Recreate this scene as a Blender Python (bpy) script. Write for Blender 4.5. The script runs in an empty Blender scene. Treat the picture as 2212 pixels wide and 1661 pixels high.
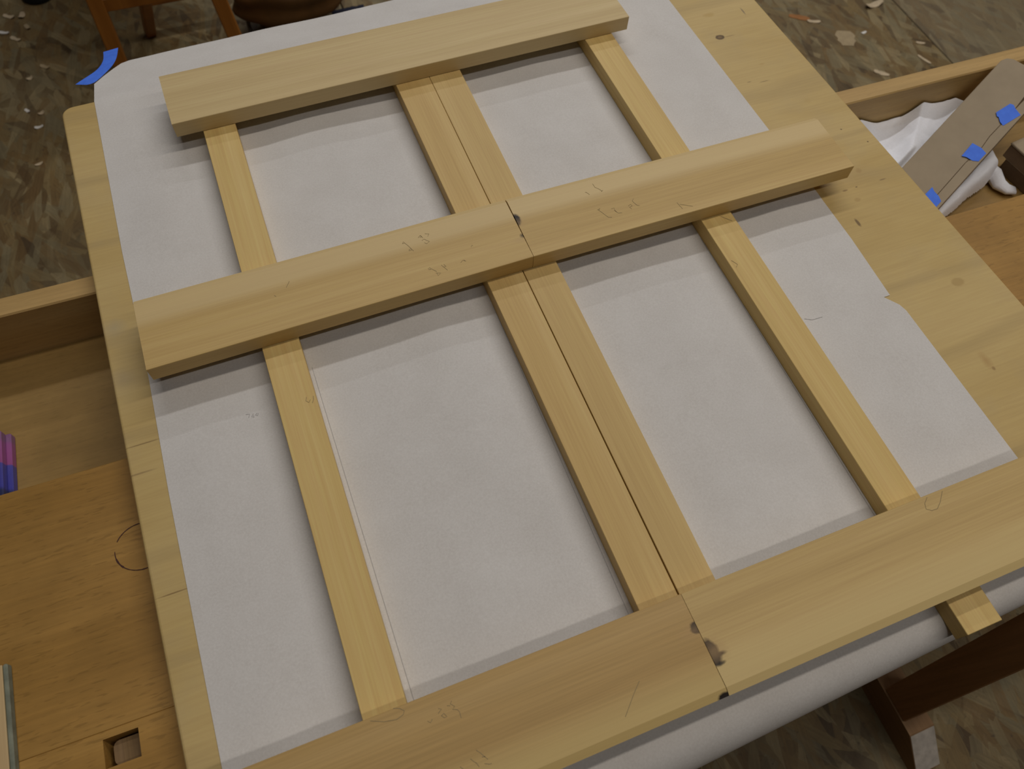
import bpy, bmesh, math, random
from mathutils import Matrix, Vector, noise
random.seed(7)
S = bpy.context.scene
COL = S.collection

# ------------------------------------------------------------------ camera, world, lights, exposure
T = 0.85                     # height of the sheet of paper above the floor; z below is measured from it
ROT = Matrix(((0.932030, -0.360293, 0.038843), (0.298944, 0.825028, 0.479543), (-0.204822, -0.435337, 0.876658)))
cam = bpy.data.cameras.new('camera')
cam.sensor_width = 36.0
cam.sensor_fit = 'HORIZONTAL'
cam.lens = 36.0 * 1654.3 / 2212.0
cam.clip_start = 0.02
cam.dof.use_dof = True
cam.dof.focus_distance = 0.92
cam.dof.aperture_fstop = 7.0
cam_o = bpy.data.objects.new('camera', cam)
COL.objects.link(cam_o)
cam_o.matrix_world = Matrix.Translation((0, 0, 0.8 + T)) @ ROT.transposed().to_4x4()
S.camera = cam_o

S.view_settings.view_transform = 'Standard'
S.view_settings.look = 'None'
S.view_settings.exposure = -0.05
S.view_settings.gamma = 1.0
S.view_settings.use_curve_mapping = False

W = bpy.data.worlds.new('World')
S.world = W
W.use_nodes = True
W.node_tree.nodes['Background'].inputs[0].default_value = (0.70, 0.80, 1.0, 1)
W.node_tree.nodes['Background'].inputs[1].default_value = 0.026

def tube_row(y, x0, x1, power, col, h=4.5, wid=0.22):
    L = bpy.data.lights.new('ceiling_tube_row', 'AREA')
    L.shape = 'RECTANGLE'
    L.size = x1 - x0
    L.size_y = wid
    L.energy = power
    L.color = col
    o = bpy.data.objects.new('ceiling_tube_row', L)
    COL.objects.link(o)
    o.location = ((x0 + x1) / 2, y, h + T)
# rows of fluorescent tubes along the high workshop ceiling, parallel to the bench
tube_row(-1.65, -0.6, 5.4, 49, (1.0, 0.93, 0.85))
tube_row(0.95, -0.6, 5.4, 67, (1.0, 0.90, 0.78))
tube_row(3.90, -0.6, 5.4, 106, (0.98, 0.96, 0.94))
tube_row(6.90, 0.2, 5.4, 80, (0.96, 0.97, 1.0))

# ------------------------------------------------------------------ node helpers
def new_mat(name, rough=0.6, spec=0.3):
    m = bpy.data.materials.new(name)
    m.use_nodes = True
    nt = m.node_tree
    b = nt.nodes['Principled BSDF']
    b.inputs['Roughness'].default_value = rough
    b.inputs['Specular IOR Level'].default_value = spec
    return m, nt, b
def nd(nt, typ, **kw):
    n = nt.nodes.new(typ)
    for k, v in kw.items():
        setattr(n, k, v)
    return n
def lk(nt, a, b):
    nt.links.new(a, b)
def mapping(nt, scale, loc=(0, 0, 0), rot=(0, 0, 0), src='Object'):
    tc = nd(nt, 'ShaderNodeTexCoord')
    mp = nd(nt, 'ShaderNodeMapping')
    mp.inputs['Scale'].default_value = scale
    mp.inputs['Location'].default_value = loc
    mp.inputs['Rotation'].default_value = rot
    lk(nt, tc.outputs[src], mp.inputs['Vector'])
    return mp.outputs['Vector']
def noise_n(nt, vec, scale, detail=4, rough=0.55, dist=0.0):
    n = nd(nt, 'ShaderNodeTexNoise')
    n.inputs['Scale'].default_value = scale
    n.inputs['Detail'].default_value = detail
    n.inputs['Roughness'].default_value = rough
    n.inputs['Distortion'].default_value = dist
    lk(nt, vec, n.inputs['Vector'])
    return n.outputs['Fac']
def ramp(nt, fac, stops, interp='LINEAR'):
    r = nd(nt, 'ShaderNodeValToRGB')
    r.color_ramp.interpolation = interp
    e = r.color_ramp.elements
    while len(e) < len(stops):
        e.new(0.5)
    for el, (p, c) in zip(e, stops):
        el.position = p
        el.color = (c[0], c[1], c[2], 1) if not isinstance(c, (int, float)) else (c, c, c, 1)
    lk(nt, fac, r.inputs['Fac'])
    return r.outputs['Color']
def mix(nt, fac, a, b, mode='MIX'):
    m = nd(nt, 'ShaderNodeMix', data_type='RGBA', blend_type=mode)
    for sock, v in ((m.inputs[0], fac), (m.inputs[6], a), (m.inputs[7], b)):
        if isinstance(v, (int, float)):
            sock.default_value = v if sock.type == 'VALUE' else (v, v, v, 1)
        elif isinstance(v, (tuple, list)):
            sock.default_value = (v[0], v[1], v[2], 1)
        else:
            lk(nt, v, sock)
    return m.outputs[2]
def mth(nt, op, a, b=None, clamp=False):
    m = nd(nt, 'ShaderNodeMath', operation=op, use_clamp=clamp)
    for i, v in enumerate((a, b)):
        if v is None:
            continue
        if isinstance(v, (int, float)):
            m.inputs[i].default_value = v
        else:
            lk(nt, v, m.inputs[i])
    return m.outputs[0]
def bump(nt, bsdf, h, strength=0.2, dist=0.002):
    b = nd(nt, 'ShaderNodeBump')
    b.inputs['Strength'].default_value = strength
    b.inputs['Distance'].default_value = dist
    lk(nt, h, b.inputs['Height'])
    lk(nt, b.outputs['Normal'], bsdf.inputs['Normal'])
def spot(nt, c, r, soft=0.5, wob=0.25, wscale=60.0):
    """mask of a stain / knot with its own shape, in object space"""
    tc = nd(nt, 'ShaderNodeTexCoord')
    v = nd(nt, 'ShaderNodeVectorMath', operation='SUBTRACT')
    lk(nt, tc.outputs['Object'], v.inputs[0])
    v.inputs[1].default_value = c
    s = nd(nt, 'ShaderNodeVectorMath', operation='MULTIPLY')
    lk(nt, v.outputs[0], s.inputs[0])
    s.inputs[1].default_value = (1 / r[0], 1 / r[1], 1 / r[2])
    ln = nd(nt, 'ShaderNodeVectorMath', operation='LENGTH')
    lk(nt, s.outputs[0], ln.inputs[0])
    n = noise_n(nt, tc.outputs['Object'], wscale, 3)
    d = mth(nt, 'ADD', ln.outputs['Value'], mth(nt, 'MULTIPLY', mth(nt, 'SUBTRACT', n, 0.5), wob * 2))
    mr = nd(nt, 'ShaderNodeMapRange', clamp=True)
    lk(nt, d, mr.inputs['Value'])
    mr.inputs['From Min'].default_value = 1.0
    mr.inputs['From Max'].default_value = 1.0 - soft
    return mr.outputs['Result']

def wood(name, cols, axis='X', seed=0.0, rough=0.55, spec=0.3, band=26.0, fibre=260.0, fib=0.10, knots=(), grad=None, stretch=0.035, flecks=0.0, patch=0.0, bumps=0.12):
    """straight-grained wood; cols = dark, mid, light; knots = (centre, radii, colour, softness, amount)"""
    m, nt, b = new_mat(name, rough, spec)
    s = {'X': (stretch, 1, 1), 'Y': (1, stretch, 1), 'Z': (1, 1, stretch)}[axis]
    v = mapping(nt, s, (seed, seed * 1.7, seed * 0.6))
    f = noise_n(nt, v, band, 3, 0.5, 0.25)
    c = ramp(nt, f, [(0.30, cols[0]), (0.52, cols[1]), (0.72, cols[2])])
    g = noise_n(nt, v, fibre, 2, 0.6)
    c = mix(nt, fib, c, ramp(nt, g, [(0.3, 0.0), (0.7, 1.0)]), 'OVERLAY')
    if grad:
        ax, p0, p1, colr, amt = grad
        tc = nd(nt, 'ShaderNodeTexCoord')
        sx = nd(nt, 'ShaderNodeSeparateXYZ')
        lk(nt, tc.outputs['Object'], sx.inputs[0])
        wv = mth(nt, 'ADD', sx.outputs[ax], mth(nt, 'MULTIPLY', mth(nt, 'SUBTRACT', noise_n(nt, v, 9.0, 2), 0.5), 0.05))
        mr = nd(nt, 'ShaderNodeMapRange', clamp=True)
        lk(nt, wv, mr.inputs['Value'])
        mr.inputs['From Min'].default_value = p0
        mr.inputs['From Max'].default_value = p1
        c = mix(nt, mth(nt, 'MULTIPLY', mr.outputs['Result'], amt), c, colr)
    if flecks:
        s2 = {'X': (0.16, 1, 1), 'Y': (1, 0.16, 1), 'Z': (1, 1, 0.16)}[axis]
        v2 = mapping(nt, s2, (seed * 3, seed, 0))
        fl = noise_n(nt, v2, 430.0, 1, 0.4)
        c = mix(nt, mth(nt, 'MULTIPLY', ramp(nt, fl, [(0.62, 0.0), (0.70, 1.0)]), flecks), c, tuple(x * 0.45 for x in cols[0]))
    if patch:
        v3 = mapping(nt, (1, 1, 1), (seed * 2, seed * 5, 1))
        pf = noise_n(nt, v3, 9.0, 4, 0.6)
        c = mix(nt, mth(nt, 'MULTIPLY', ramp(nt, pf, [(0.42, 0.0), (0.68, 1.0)]), patch), c, tuple(x * 0.62 for x in cols[0]))
    for (kc, kr, kcol, soft, amt) in knots:
        msk = spot(nt, kc, kr, soft, 0.45, 0.9 / max(kr[0], kr[1]))
        c = mix(nt, mth(nt, 'MULTIPLY', msk, amt), c, kcol)
    lk(nt, c, b.inputs['Base Color'])
    bump(nt, b, g, bumps, 0.0006)
    return m

def plain(name, col, rough=0.6, spec=0.3, var=0.12, vscale=40.0, bumpy=0.0, metallic=0.0):
    m, nt, b = new_mat(name, rough, spec)
    v = mapping(nt, (1, 1, 1))
    f = noise_n(nt, v, vscale, 4)
    lo = tuple(x * (1 - var) for x in col)
    hi = tuple(min(1, x * (1 + var)) for x in col)
    lk(nt, ramp(nt, f, [(0.3, lo), (0.7, hi)]), b.inputs['Base Color'])
    if bumpy:
        bump(nt, b, f, bumpy, 0.003)
    return m

# ------------------------------------------------------------------ mesh helpers (paper-frame coordinates)
def obj(name, verts, faces, mat, origin=(0, 0, 0), parent=None, smooth=False, rotz=0.0, bevel=0.0):
    """verts are relative to origin; origin is in paper-frame coordinates"""
    me = bpy.data.meshes.new(name)
    me.from_pydata([tuple(v) for v in verts], [], faces)
    bm = bmesh.new()
    bm.from_mesh(me)
    if bevel:
        bmesh.ops.remove_doubles(bm, verts=bm.verts, dist=1e-6)
        bmesh.ops.bevel(bm, geom=[e for e in bm.edges], offset=bevel, segments=1, affect='EDGES', profile=0.5)
    bmesh.ops.recalc_face_normals(bm, faces=bm.faces)
    bm.to_mesh(me)
    bm.free()
    if smooth:
        for p in me.polygons:
            p.use_smooth = True
    me.materials.append(mat)
    o = bpy.data.objects.new(name, me)
    COL.objects.link(o)
    w = Vector((origin[0], origin[1], origin[2] + T))
    o.rotation_euler.z = rotz
    if parent is not None:
        # place in the world, expressed in the parent's frame (parents turn about z only)
        chain, q = [], parent
        while q is not None:
            chain.append(q)
            q = q.parent
        pos, rz = w, rotz
        for q in reversed(chain):
            pos = Matrix.Rotation(-q.rotation_euler.z, 3, 'Z') @ (pos - q.location)
            rz -= q.rotation_euler.z
        o.parent = parent
        o.location = pos
        o.rotation_euler.z = rz
    else:
        o.location = w
    return o
def empty(name, loc):
    o = bpy.data.objects.new(name, None)
    COL.objects.link(o)
    o.location = (loc[0], loc[1], loc[2] + T)
    o.empty_display_size = 0.05
    return o
def tag(o, label=None, cat=None, group=None, kind=None):
    if label: o['label'] = label
    if cat: o['category'] = cat
    if group: o['group'] = group
    if kind: o['kind'] = kind
    return o
def boxv(x0, x1, y0, y1, z0, z1):
    v = [(x0, y0, z0), (x1, y0, z0), (x1, y1, z0), (x0, y1, z0), (x0, y0, z1), (x1, y0, z1), (x1, y1, z1), (x0, y1, z1)]
    f = [(0, 3, 2, 1), (4, 5, 6, 7), (0, 1, 5, 4), (1, 2, 6, 5), (2, 3, 7, 6), (3, 0, 4, 7)]
    return v, f
def box(name, x0, x1, y0, y1, z0, z1, mat, parent=None, bevel=0.0008, rotz=0.0):
    o = ((x0 + x1) / 2, (y0 + y1) / 2, z0)
    v, f = boxv(x0 - o[0], x1 - o[0], y0 - o[1], y1 - o[1], 0, z1 - z0)
    return obj(name, v, f, mat, o, parent, bevel=bevel, rotz=rotz)
def prism(poly, z0, z1):
    n = len(poly)
    v = [(x, y, z0) for x, y in poly] + [(x, y, z1) for x, y in poly]
    f = [tuple(reversed(range(n))), tuple(range(n, 2 * n))] + [(i, (i + 1) % n, n + (i + 1) % n, n + i) for i in range(n)]
    return v, f
def ribbon(strokes, w, zf):
    """thin raised-by-a-hair strips for pencil lines"""
    v, f = [], []
    for s in strokes:
        pts = [Vector(p) for p in s]
        for i, p in enumerate(pts):
            a = pts[max(0, i - 1)]
            b = pts[min(len(pts) - 1, i + 1)]
            d = (b - a)
            d = d.normalized() if d.length > 1e-9 else Vector((1, 0))
            nrm = Vector((-d.y, d.x)) * w / 2
            k = len(v)
            for q in (p + nrm, p - nrm):
                v.append((q.x, q.y, zf(q.x, q.y)))
            if i:
                f.append((k - 2, k - 1, k + 1, k))
    return v, f

# pencil writing, traced as strokes lying on the boards and on the paper (metres)
MARKS = {'mid_left': [[(0.1198, 0.6061), (0.1221, 0.6085), (0.1229, 0.6062), (0.1201, 0.606)], [(0.1229, 0.6062), (0.1261, 0.5996), (0.1296, 0.5905)], [(0.1242, 0.5936), (0.1273, 0.5956), (0.1282, 0.593), (0.1245, 0.5926)], [(0.1412, 0.6085), (0.1446, 0.6113), (0.1462, 0.6088), (0.143, 0.6083)], [(0.1446, 0.6113), (0.1466, 0.6062)], [(0.1442, 0.6027), (0.1472, 0.6041), (0.1526, 0.5982), (0.1483, 0.5961), (0.146, 0.5985)], [(0.1509, 0.6119), (0.1558, 0.6098), (0.153, 0.6068)], [(0.1379, 0.5587), (0.1407, 0.56), (0.1405, 0.5567), (0.138, 0.5572)], [(0.141, 0.558), (0.1442, 0.5542), (0.1463, 0.5512)], [(0.1445, 0.5496), (0.1505, 0.5475), (0.146, 0.5449), (0.1461, 0.549)], [(0.1549, 0.5588), (0.1562, 0.5553), (0.1597, 0.5549), (0.1579, 0.5586)], [(0.1567, 0.5551), (0.1594, 0.5489)], [(0.1784, 0.5544), (0.1818, 0.557), (0.1852, 0.5543), (0.1832, 0.5573)], [(0.1986, 0.5729), (0.2001, 0.5752), (0.2013, 0.5744)], [(-0.0237, 0.596), (-0.0291, 0.5885)], [(-0.045, 0.5819), (-0.0433, 0.5797)]], 'mid_right': [[(0.3846, 0.6189), (0.385, 0.6125), (0.3888, 0.608), (0.3914, 0.603)], [(0.3896, 0.6026), (0.3929, 0.6045)], [(0.3691, 0.6086), (0.3704, 0.6087), (0.3732, 0.6031)], [(0.372, 0.5761), (0.3764, 0.577), (0.374, 0.5754)], [(0.3733, 0.5756), (0.3759, 0.5707), (0.3778, 0.566), (0.3807, 0.56), (0.3849, 0.5586)], [(0.3901, 0.5718), (0.3942, 0.5719), (0.3931, 0.5677), (0.3942, 0.5648)], [(0.3931, 0.5677), (0.3955, 0.5624), (0.4005, 0.5611)], [(0.4131, 0.5689), (0.4171, 0.5705), (0.418, 0.5672), (0.4136, 0.5666), (0.4152, 0.5631)], [(0.4248, 0.578), (0.4217, 0.575), (0.4228, 0.5705), (0.4247, 0.5658), (0.4273, 0.5644)], [(0.476, 0.5531), (0.4782, 0.5412)], [(0.4782, 0.5493), (0.4929, 0.5406)]], 'bot_left': [[(-0.0079, 0.0842), (-0.0052, 0.0827), (-0.0092, 0.0803)], [(-0.007, 0.0775), (-0.0045, 0.0787), (-0.0027, 0.0749), (-0.0053, 0.0749), (-0.007, 0.0775)], [(0.0003, 0.0837), (0.003, 0.0825)], [(0.0055, 0.0859), (0.0036, 0.0842), (0.0066, 0.0806), (0.0052, 0.0797)], [(0.004, 0.0791), (0.008, 0.0771), (0.0092, 0.0747), (0.009, 0.0694)], [(-0.0203, 0.0777), (-0.018, 0.0754), (-0.0157, 0.0777)], [(0.0125, 0.04), (0.0156, 0.0359), (0.0182, 0.0317), (0.0198, 0.0292)], [(0.0155, 0.0327), (0.0183, 0.0321)], [(0.0159, 0.027), (0.0198, 0.025), (0.0218, 0.0247)], [(0.0056, 0.0351), (0.0079, 0.0315), (0.0094, 0.03), (0.0106, 0.0263)], [(-0.0051, 0.0323), (-0.003, 0.0296)], [(-0.0682, 0.0962), (-0.0568, 0.0911), (-0.0455, 0.0888), (-0.0388, 0.0907), (-0.0371, 0.0934), (-0.0404, 0.0967), (-0.0459, 0.0988)], [(0.1743, 0.0401), (0.1638, 0.031), (0.1488, 0.0167)]], 'bot_right': [[(0.5419, 0.0965), (0.5353, 0.0916), (0.5329, 0.0858), (0.5377, 0.0823), (0.5447, 0.082), (0.5525, 0.0875), (0.5617, 0.0966)]], 'stile_left': [[(-0.0435, 0.45), (-0.0453, 0.4452), (-0.0426, 0.4422), (-0.0401, 0.4454)], [(-0.036, 0.4487), (-0.0369, 0.4442), (-0.0391, 0.4402)]], 'stile_right': [[(0.5127, 0.4591), (0.5172, 0.4508), (0.5136, 0.4473)], [(0.5351, 0.5291), (0.5458, 0.5172)]], 'paper': [[(-0.1152, 0.4646), (-0.1108, 0.4637), (-0.1128, 0.4596)], [(-0.1069, 0.4629), (-0.1093, 0.4597), (-0.1068, 0.4581), (-0.1068, 0.4608)], [(-0.1025, 0.462), (-0.1051, 0.4603), (-0.1026, 0.4587), (-0.1014, 0.4616)], [(0.571, 0.3592), (0.5798, 0.3543), (0.5946, 0.3536)], [(-0.0282, 0.1565), (-0.028, 0.1044)], [(-0.041, 0.3977), (-0.0385, 0.3667), (-0.0284, 0.1566)], [(0.2024, 0.1705), (0.2026, 0.1044)], [(0.2105, 0.5169), (0.2024, 0.1705)], [(0.507, 0.5265), (0.507, 0.3161)], [(0.507, 0.3162), (0.506, 0.1041)]]}
MARKS['paper'] = MARKS['paper'][:4] + [[(-0.0290, 0.50), (-0.0284, 0.30), (-0.0280, 0.104)], [(0.2050, 0.50), (0.2024, 0.17), (0.2026, 0.104)], [(0.5066, 0.52), (0.5064, 0.30), (0.5058, 0.104)]]

# ------------------------------------------------------------------ materials
HIN = ((0.524, 0.359, 0.132), (0.582, 0.405, 0.156), (0.635, 0.455, 0.188))
HIN2 = ((0.6, 0.418, 0.148), (0.67, 0.479, 0.176), (0.72, 0.531, 0.216))
KD = (0.014, 0.008, 0.005)
PLY = ((0.52, 0.367, 0.136), (0.57, 0.419, 0.172), (0.62, 0.465, 0.208))
BEECH = ((0.319, 0.171, 0.036), (0.381, 0.211, 0.052), (0.433, 0.25, 0.068))
M_pencil = plain('pencil_line', (0.33, 0.255, 0.135), 0.7, 0.2, 0.1, 300)
M_pencil_paper = plain('pencil_line_on_paper', (0.42, 0.41, 0.41), 0.7, 0.2, 0.1, 300)

# ------------------------------------------------------------------ floor: oriented strand board panels
def osb(worn=False):
    m, nt, b = new_mat('oriented_strand_board', 0.55, 0.25)
    def turned(ang, st, off):
        tc = nd(nt, 'ShaderNodeTexCoord')
        m1 = nd(nt, 'ShaderNodeMapping')
        m1.inputs['Rotation'].default_value = (0, 0, ang)
        m1.inputs['Location'].default_value = off
        m2 = nd(nt, 'ShaderNodeMapping')
        m2.inputs['Scale'].default_value = (st, 1, 1)
        lk(nt, tc.outputs['Object'], m1.inputs['Vector'])
        lk(nt, m1.outputs['Vector'], m2.inputs['Vector'])
        return m2.outputs['Vector']
    c = ramp(nt, noise_n(nt, mapping(nt, (1, 1, 1)), 14.0, 4, 0.6), [(0.3, (0.11, 0.076, 0.034)), (0.7, (0.20, 0.148, 0.07))])
    layers = [(0.4, 34.0, 0.30), (1.57, 40.0, 0.22), (2.45, 40.0, 0.30), (1.15, 44.0, 0.24), (1.95, 36.0, 0.22), (1.40, 52.0, 0.26), (0.85, 44.0, 0.24), (1.75, 46.0, 0.22)]
    for i, (ang, sc, st) in enumerate(layers):
        v = turned(ang, st, (i * 3.1, i * 1.7, 0))
        wv = nd(nt, 'ShaderNodeVectorMath', operation='ADD')
        nz = nd(nt, 'ShaderNodeTexNoise')
        nz.inputs['Scale'].default_value = 30.0
        lk(nt, v, nz.inputs['Vector'])
        sc2 = nd(nt, 'ShaderNodeVectorMath', operation='SCALE')
        lk(nt, nz.outputs['Color'], sc2.inputs[0])
        sc2.inputs['Scale'].default_value = 0.016
        lk(nt, v, wv.inputs[0])
        lk(nt, sc2.outputs[0], wv.inputs[1])
        vo = nd(nt, 'ShaderNodeTexVoronoi', feature='F1', distance='EUCLIDEAN')
        vo.voronoi_dimensions = '2D'
        vo.inputs['Scale'].default_value = sc
        vo.inputs['Randomness'].default_value = 1.0
        lk(nt, wv.outputs[0], vo.inputs['Vector'])
        sep = nd(nt, 'ShaderNodeSeparateColor')
        lk(nt, vo.outputs['Color'], sep.inputs[0])
        msk = ramp(nt, sep.outputs[0], [(0.66, 0.0), (0.69, 1.0)])
        fl = ramp(nt, sep.outputs[1], [(0.03, (0.055, 0.032, 0.014)), (0.28, (0.165, 0.10, 0.036)), (0.55, (0.21, 0.148, 0.06)), (0.75, (0.165, 0.14, 0.08)), (0.97, (0.29, 0.225, 0.115))])
        fin = noise_n(nt, turned(ang, 0.06, (i, 0, 0)), 220.0, 2)
        fl = mix(nt, 0.22, fl, ramp(nt, fin, [(0.3, 0.0), (0.7, 1.0)]), 'OVERLAY')
        c = mix(nt, mth(nt, 'MULTIPLY', msk, 0.64), c, fl)
    big = noise_n(nt, mapping(nt, (1, 1, 1), (7, 2, 0)), 3.0, 3)
    c = mix(nt, mth(nt, 'MULTIPLY', ramp(nt, big, [(0.4, 0.0), (0.7, 1.0)]), 0.30), c, (0.15, 0.125, 0.075))
    dark = noise_n(nt, mapping(nt, (1, 1, 1), (4, 4, 0)), 60.0, 2)
    c = mix(nt, mth(nt, 'MULTIPLY', ramp(nt, dark, [(0.66, 0.0), (0.74, 1.0)]), 0.55), c, (0.05, 0.035, 0.025))
    if worn:      # panel trodden greyer
        c = mix(nt, 0.38, c, (0.20, 0.17, 0.115))
    lk(nt, c, b.inputs['Base Color'])
    bump(nt, b, c, 0.25, 0.002)
    return m
M_osb = osb()
M_osb2 = osb(True)
ZF = -T
floor_v, floor_f = boxv(-4.2, 6.2, -6.0, 8.0, -0.06, -0.012)
fl = obj('floor', floor_v, floor_f, plain('subfloor', (0.07, 0.055, 0.035), 0.8, 0.1), (0, 0, ZF))
tag(fl, 'oriented strand board workshop floor with open panel seams', kind='structure')
for (xa, xb) in ((-4.2, -1.45), (-1.45, 0.37), (0.37, 2.19), (2.19, 4.01), (4.01, 6.2)):
    for (ya, yb) in ((-6.0, -1.1), (-1.1, 3.2), (3.2, 8.0)):
        cx, cy = (xa + xb) / 2, (ya + yb) / 2
        g = 0.0020
        v, f = boxv(xa + g - cx, xb - g - cx, ya + g - cy, yb - g - cy, -0.012, 0)
        obj('panel', v, f, M_osb2 if xa > 2 else M_osb, (cx, cy, ZF), fl, bevel=0.0015)

# walls of the hall, far outside the picture
M_wall = wood('wall_boards', ((0.10, 0.07, 0.04), (0.13, 0.09, 0.055), (0.16, 0.115, 0.07)), 'Z', 0.7, 0.8, 0.1, 6.0, 60.0, 0.1)
for (nm, x0, x1, y0, y1) in (('wall_back', -4.2, 6.2, 8.0, 8.1), ('wall_left', -4.3, -4.2, -6.0, 8.1), ('wall_right', 6.2, 6.3, -6.0, 8.1), ('wall_front', -4.2, 6.2, -6.1, -6.0)):
    cx, cy = (x0 + x1) / 2, (y0 + y1) / 2
    v, f = boxv(x0 - cx, x1 - cx, y0 - cy, y1 - cy, 0, 5.6)
    tag(obj(nm, v, f, M_wall, (cx, cy, ZF)), kind='structure')

# ------------------------------------------------------------------ workbench with tool tray
ZB = -0.028                      # bench surface
BR = -0.0155                     # bench turned slightly against the frame
bench = empty('workbench', (0.30, 0.30, ZF))
tag(bench, 'long brown beech workbench with sunken tool tray, under the plywood board', 'workbench')
bench.rotation_euler.z = BR
CB, SB = math.cos(BR), math.sin(BR)
def bx(x, y):
    """bench-aligned x, y (about the bench's own origin) -> paper-frame x, y"""
    return (0.30 + x * CB - y * SB, 0.30 + x * SB + y * CB)
def bbox_(name, x0, x1, y0, y1, z0, z1, mat, bevel=0.0015, parent=None):
    cx, cy = (x0 + x1) / 2, (y0 + y1) / 2
    v, f = boxv(x0 - cx, x1 - cx, y0 - cy, y1 - cy, 0, z1 - z0)
    w = bx(cx, cy)
    return obj(name, v, f, mat, (w[0], w[1], z0), parent or bench, rotz=BR, bevel=bevel)
M_b1 = wood('beech_top', BEECH, 'X', 2.3, 0.42, 0.4, 14.0, 200.0, 0.10, flecks=0.32, patch=0.38,
            knots=[((-0.42, -0.05, 0.10), (0.22, 0.035, 1), (0.24, 0.125, 0.035), 0.9, 0.35)])
M_b2 = wood('beech_strip', tuple(tuple(x * 1.05 for x in c) for c in BEECH), 'X', 5.1, 0.45, 0.35, 18.0, 200.0, 0.10, flecks=0.3, patch=0.4)
M_b3 = wood('beech_tray', ((0.27, 0.165, 0.05), (0.33, 0.205, 0.065), (0.38, 0.245, 0.085)), 'X', 8.4, 0.5, 0.35, 10.0, 160.0, 0.08, flecks=0.18, patch=0.35)
M_b4 = wood('beech_rail', ((0.42, 0.27, 0.10), (0.50, 0.33, 0.13), (0.56, 0.39, 0.17)), 'X', 1.4, 0.5, 0.3, 16.0, 200.0, 0.08, flecks=0.12)
XL, XR = -1.10, 1.15
# main slab behind the dog-hole strip
bbox_('top_plank', XL, XR, -0.1215, 0.164, ZB - 0.085, ZB, M_b1, 0.001)
# front strip with a square mortise for the bench dog (built from segments around the hole)
hx0, hx1, hy0, hy1 = -0.6175, -0.5845, -0.1555, -0.1285
pts_o = [(XL, -0.298), (XR, -0.298), (XR, -0.1215), (XL, -0.1215)]
def holed_strip():
    v, f = [], []
    zt, zb = 0.085, 0.0
    out = [(XL, -0.298), (hx0, -0.298), (hx1, -0.298), (XR, -0.298), (XR, hy0), (XR, hy1), (XR, -0.1215), (hx1, -0.1215), (hx0, -0.1215), (XL, -0.1215), (XL, hy1), (XL, hy0)]
    inn = [(hx0, hy0), (hx1, hy0), (hx1, hy1), (hx0, hy1)]
    cx, cy = (XL + XR) / 2, -0.228
    P = out + inn
    n = len(P)
    for z in (zb, zt):
        for x, y in P:
            v.append((x - cx, y - cy, z))
    quads = [(0, 1, 12, 11), (1, 2, 13, 12), (2, 3, 4, 13), (13, 4, 5, 14), (14, 5, 6, 7), (14, 7, 8, 15), (15, 8, 9, 10), (12, 15, 10, 11)]
    for q in quads:
        f.append(tuple(i + n for i in q))
        f.append(tuple(reversed(q)))
    for i in range(12):
        j = (i + 1) % 12
        f.append((i, j, j + n, i + n))
    for i in range(4):
        a, b_ = 12 + i, 12 + (i + 1) % 4
        f.append((b_, a, a + n, b_ + n))
    w = bx(cx, cy)
    return obj('dog_hole_strip', v, f, M_b2, (w[0], w[1], ZB - 0.085), bench, rotz=BR)
holed_strip()
# tool tray: floor, back rail, end blocks
bbox_('tray_floor', XL, XR, 0.160, 0.420, -0.126, -0.114, M_b3, 0.0)
bbox_('tray_rail', XL, XR, 0.4105, 0.441, -0.126, ZB, M_b4, 0.002)
bbox_('tray_end', XL - 0.03, XL, -0.298, 0.441, -0.126, ZB, M_b4, 0.002)
bbox_('tray_end', XR, XR + 0.03, -0.298, 0.441, -0.126, ZB, M_b4, 0.002)
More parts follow.
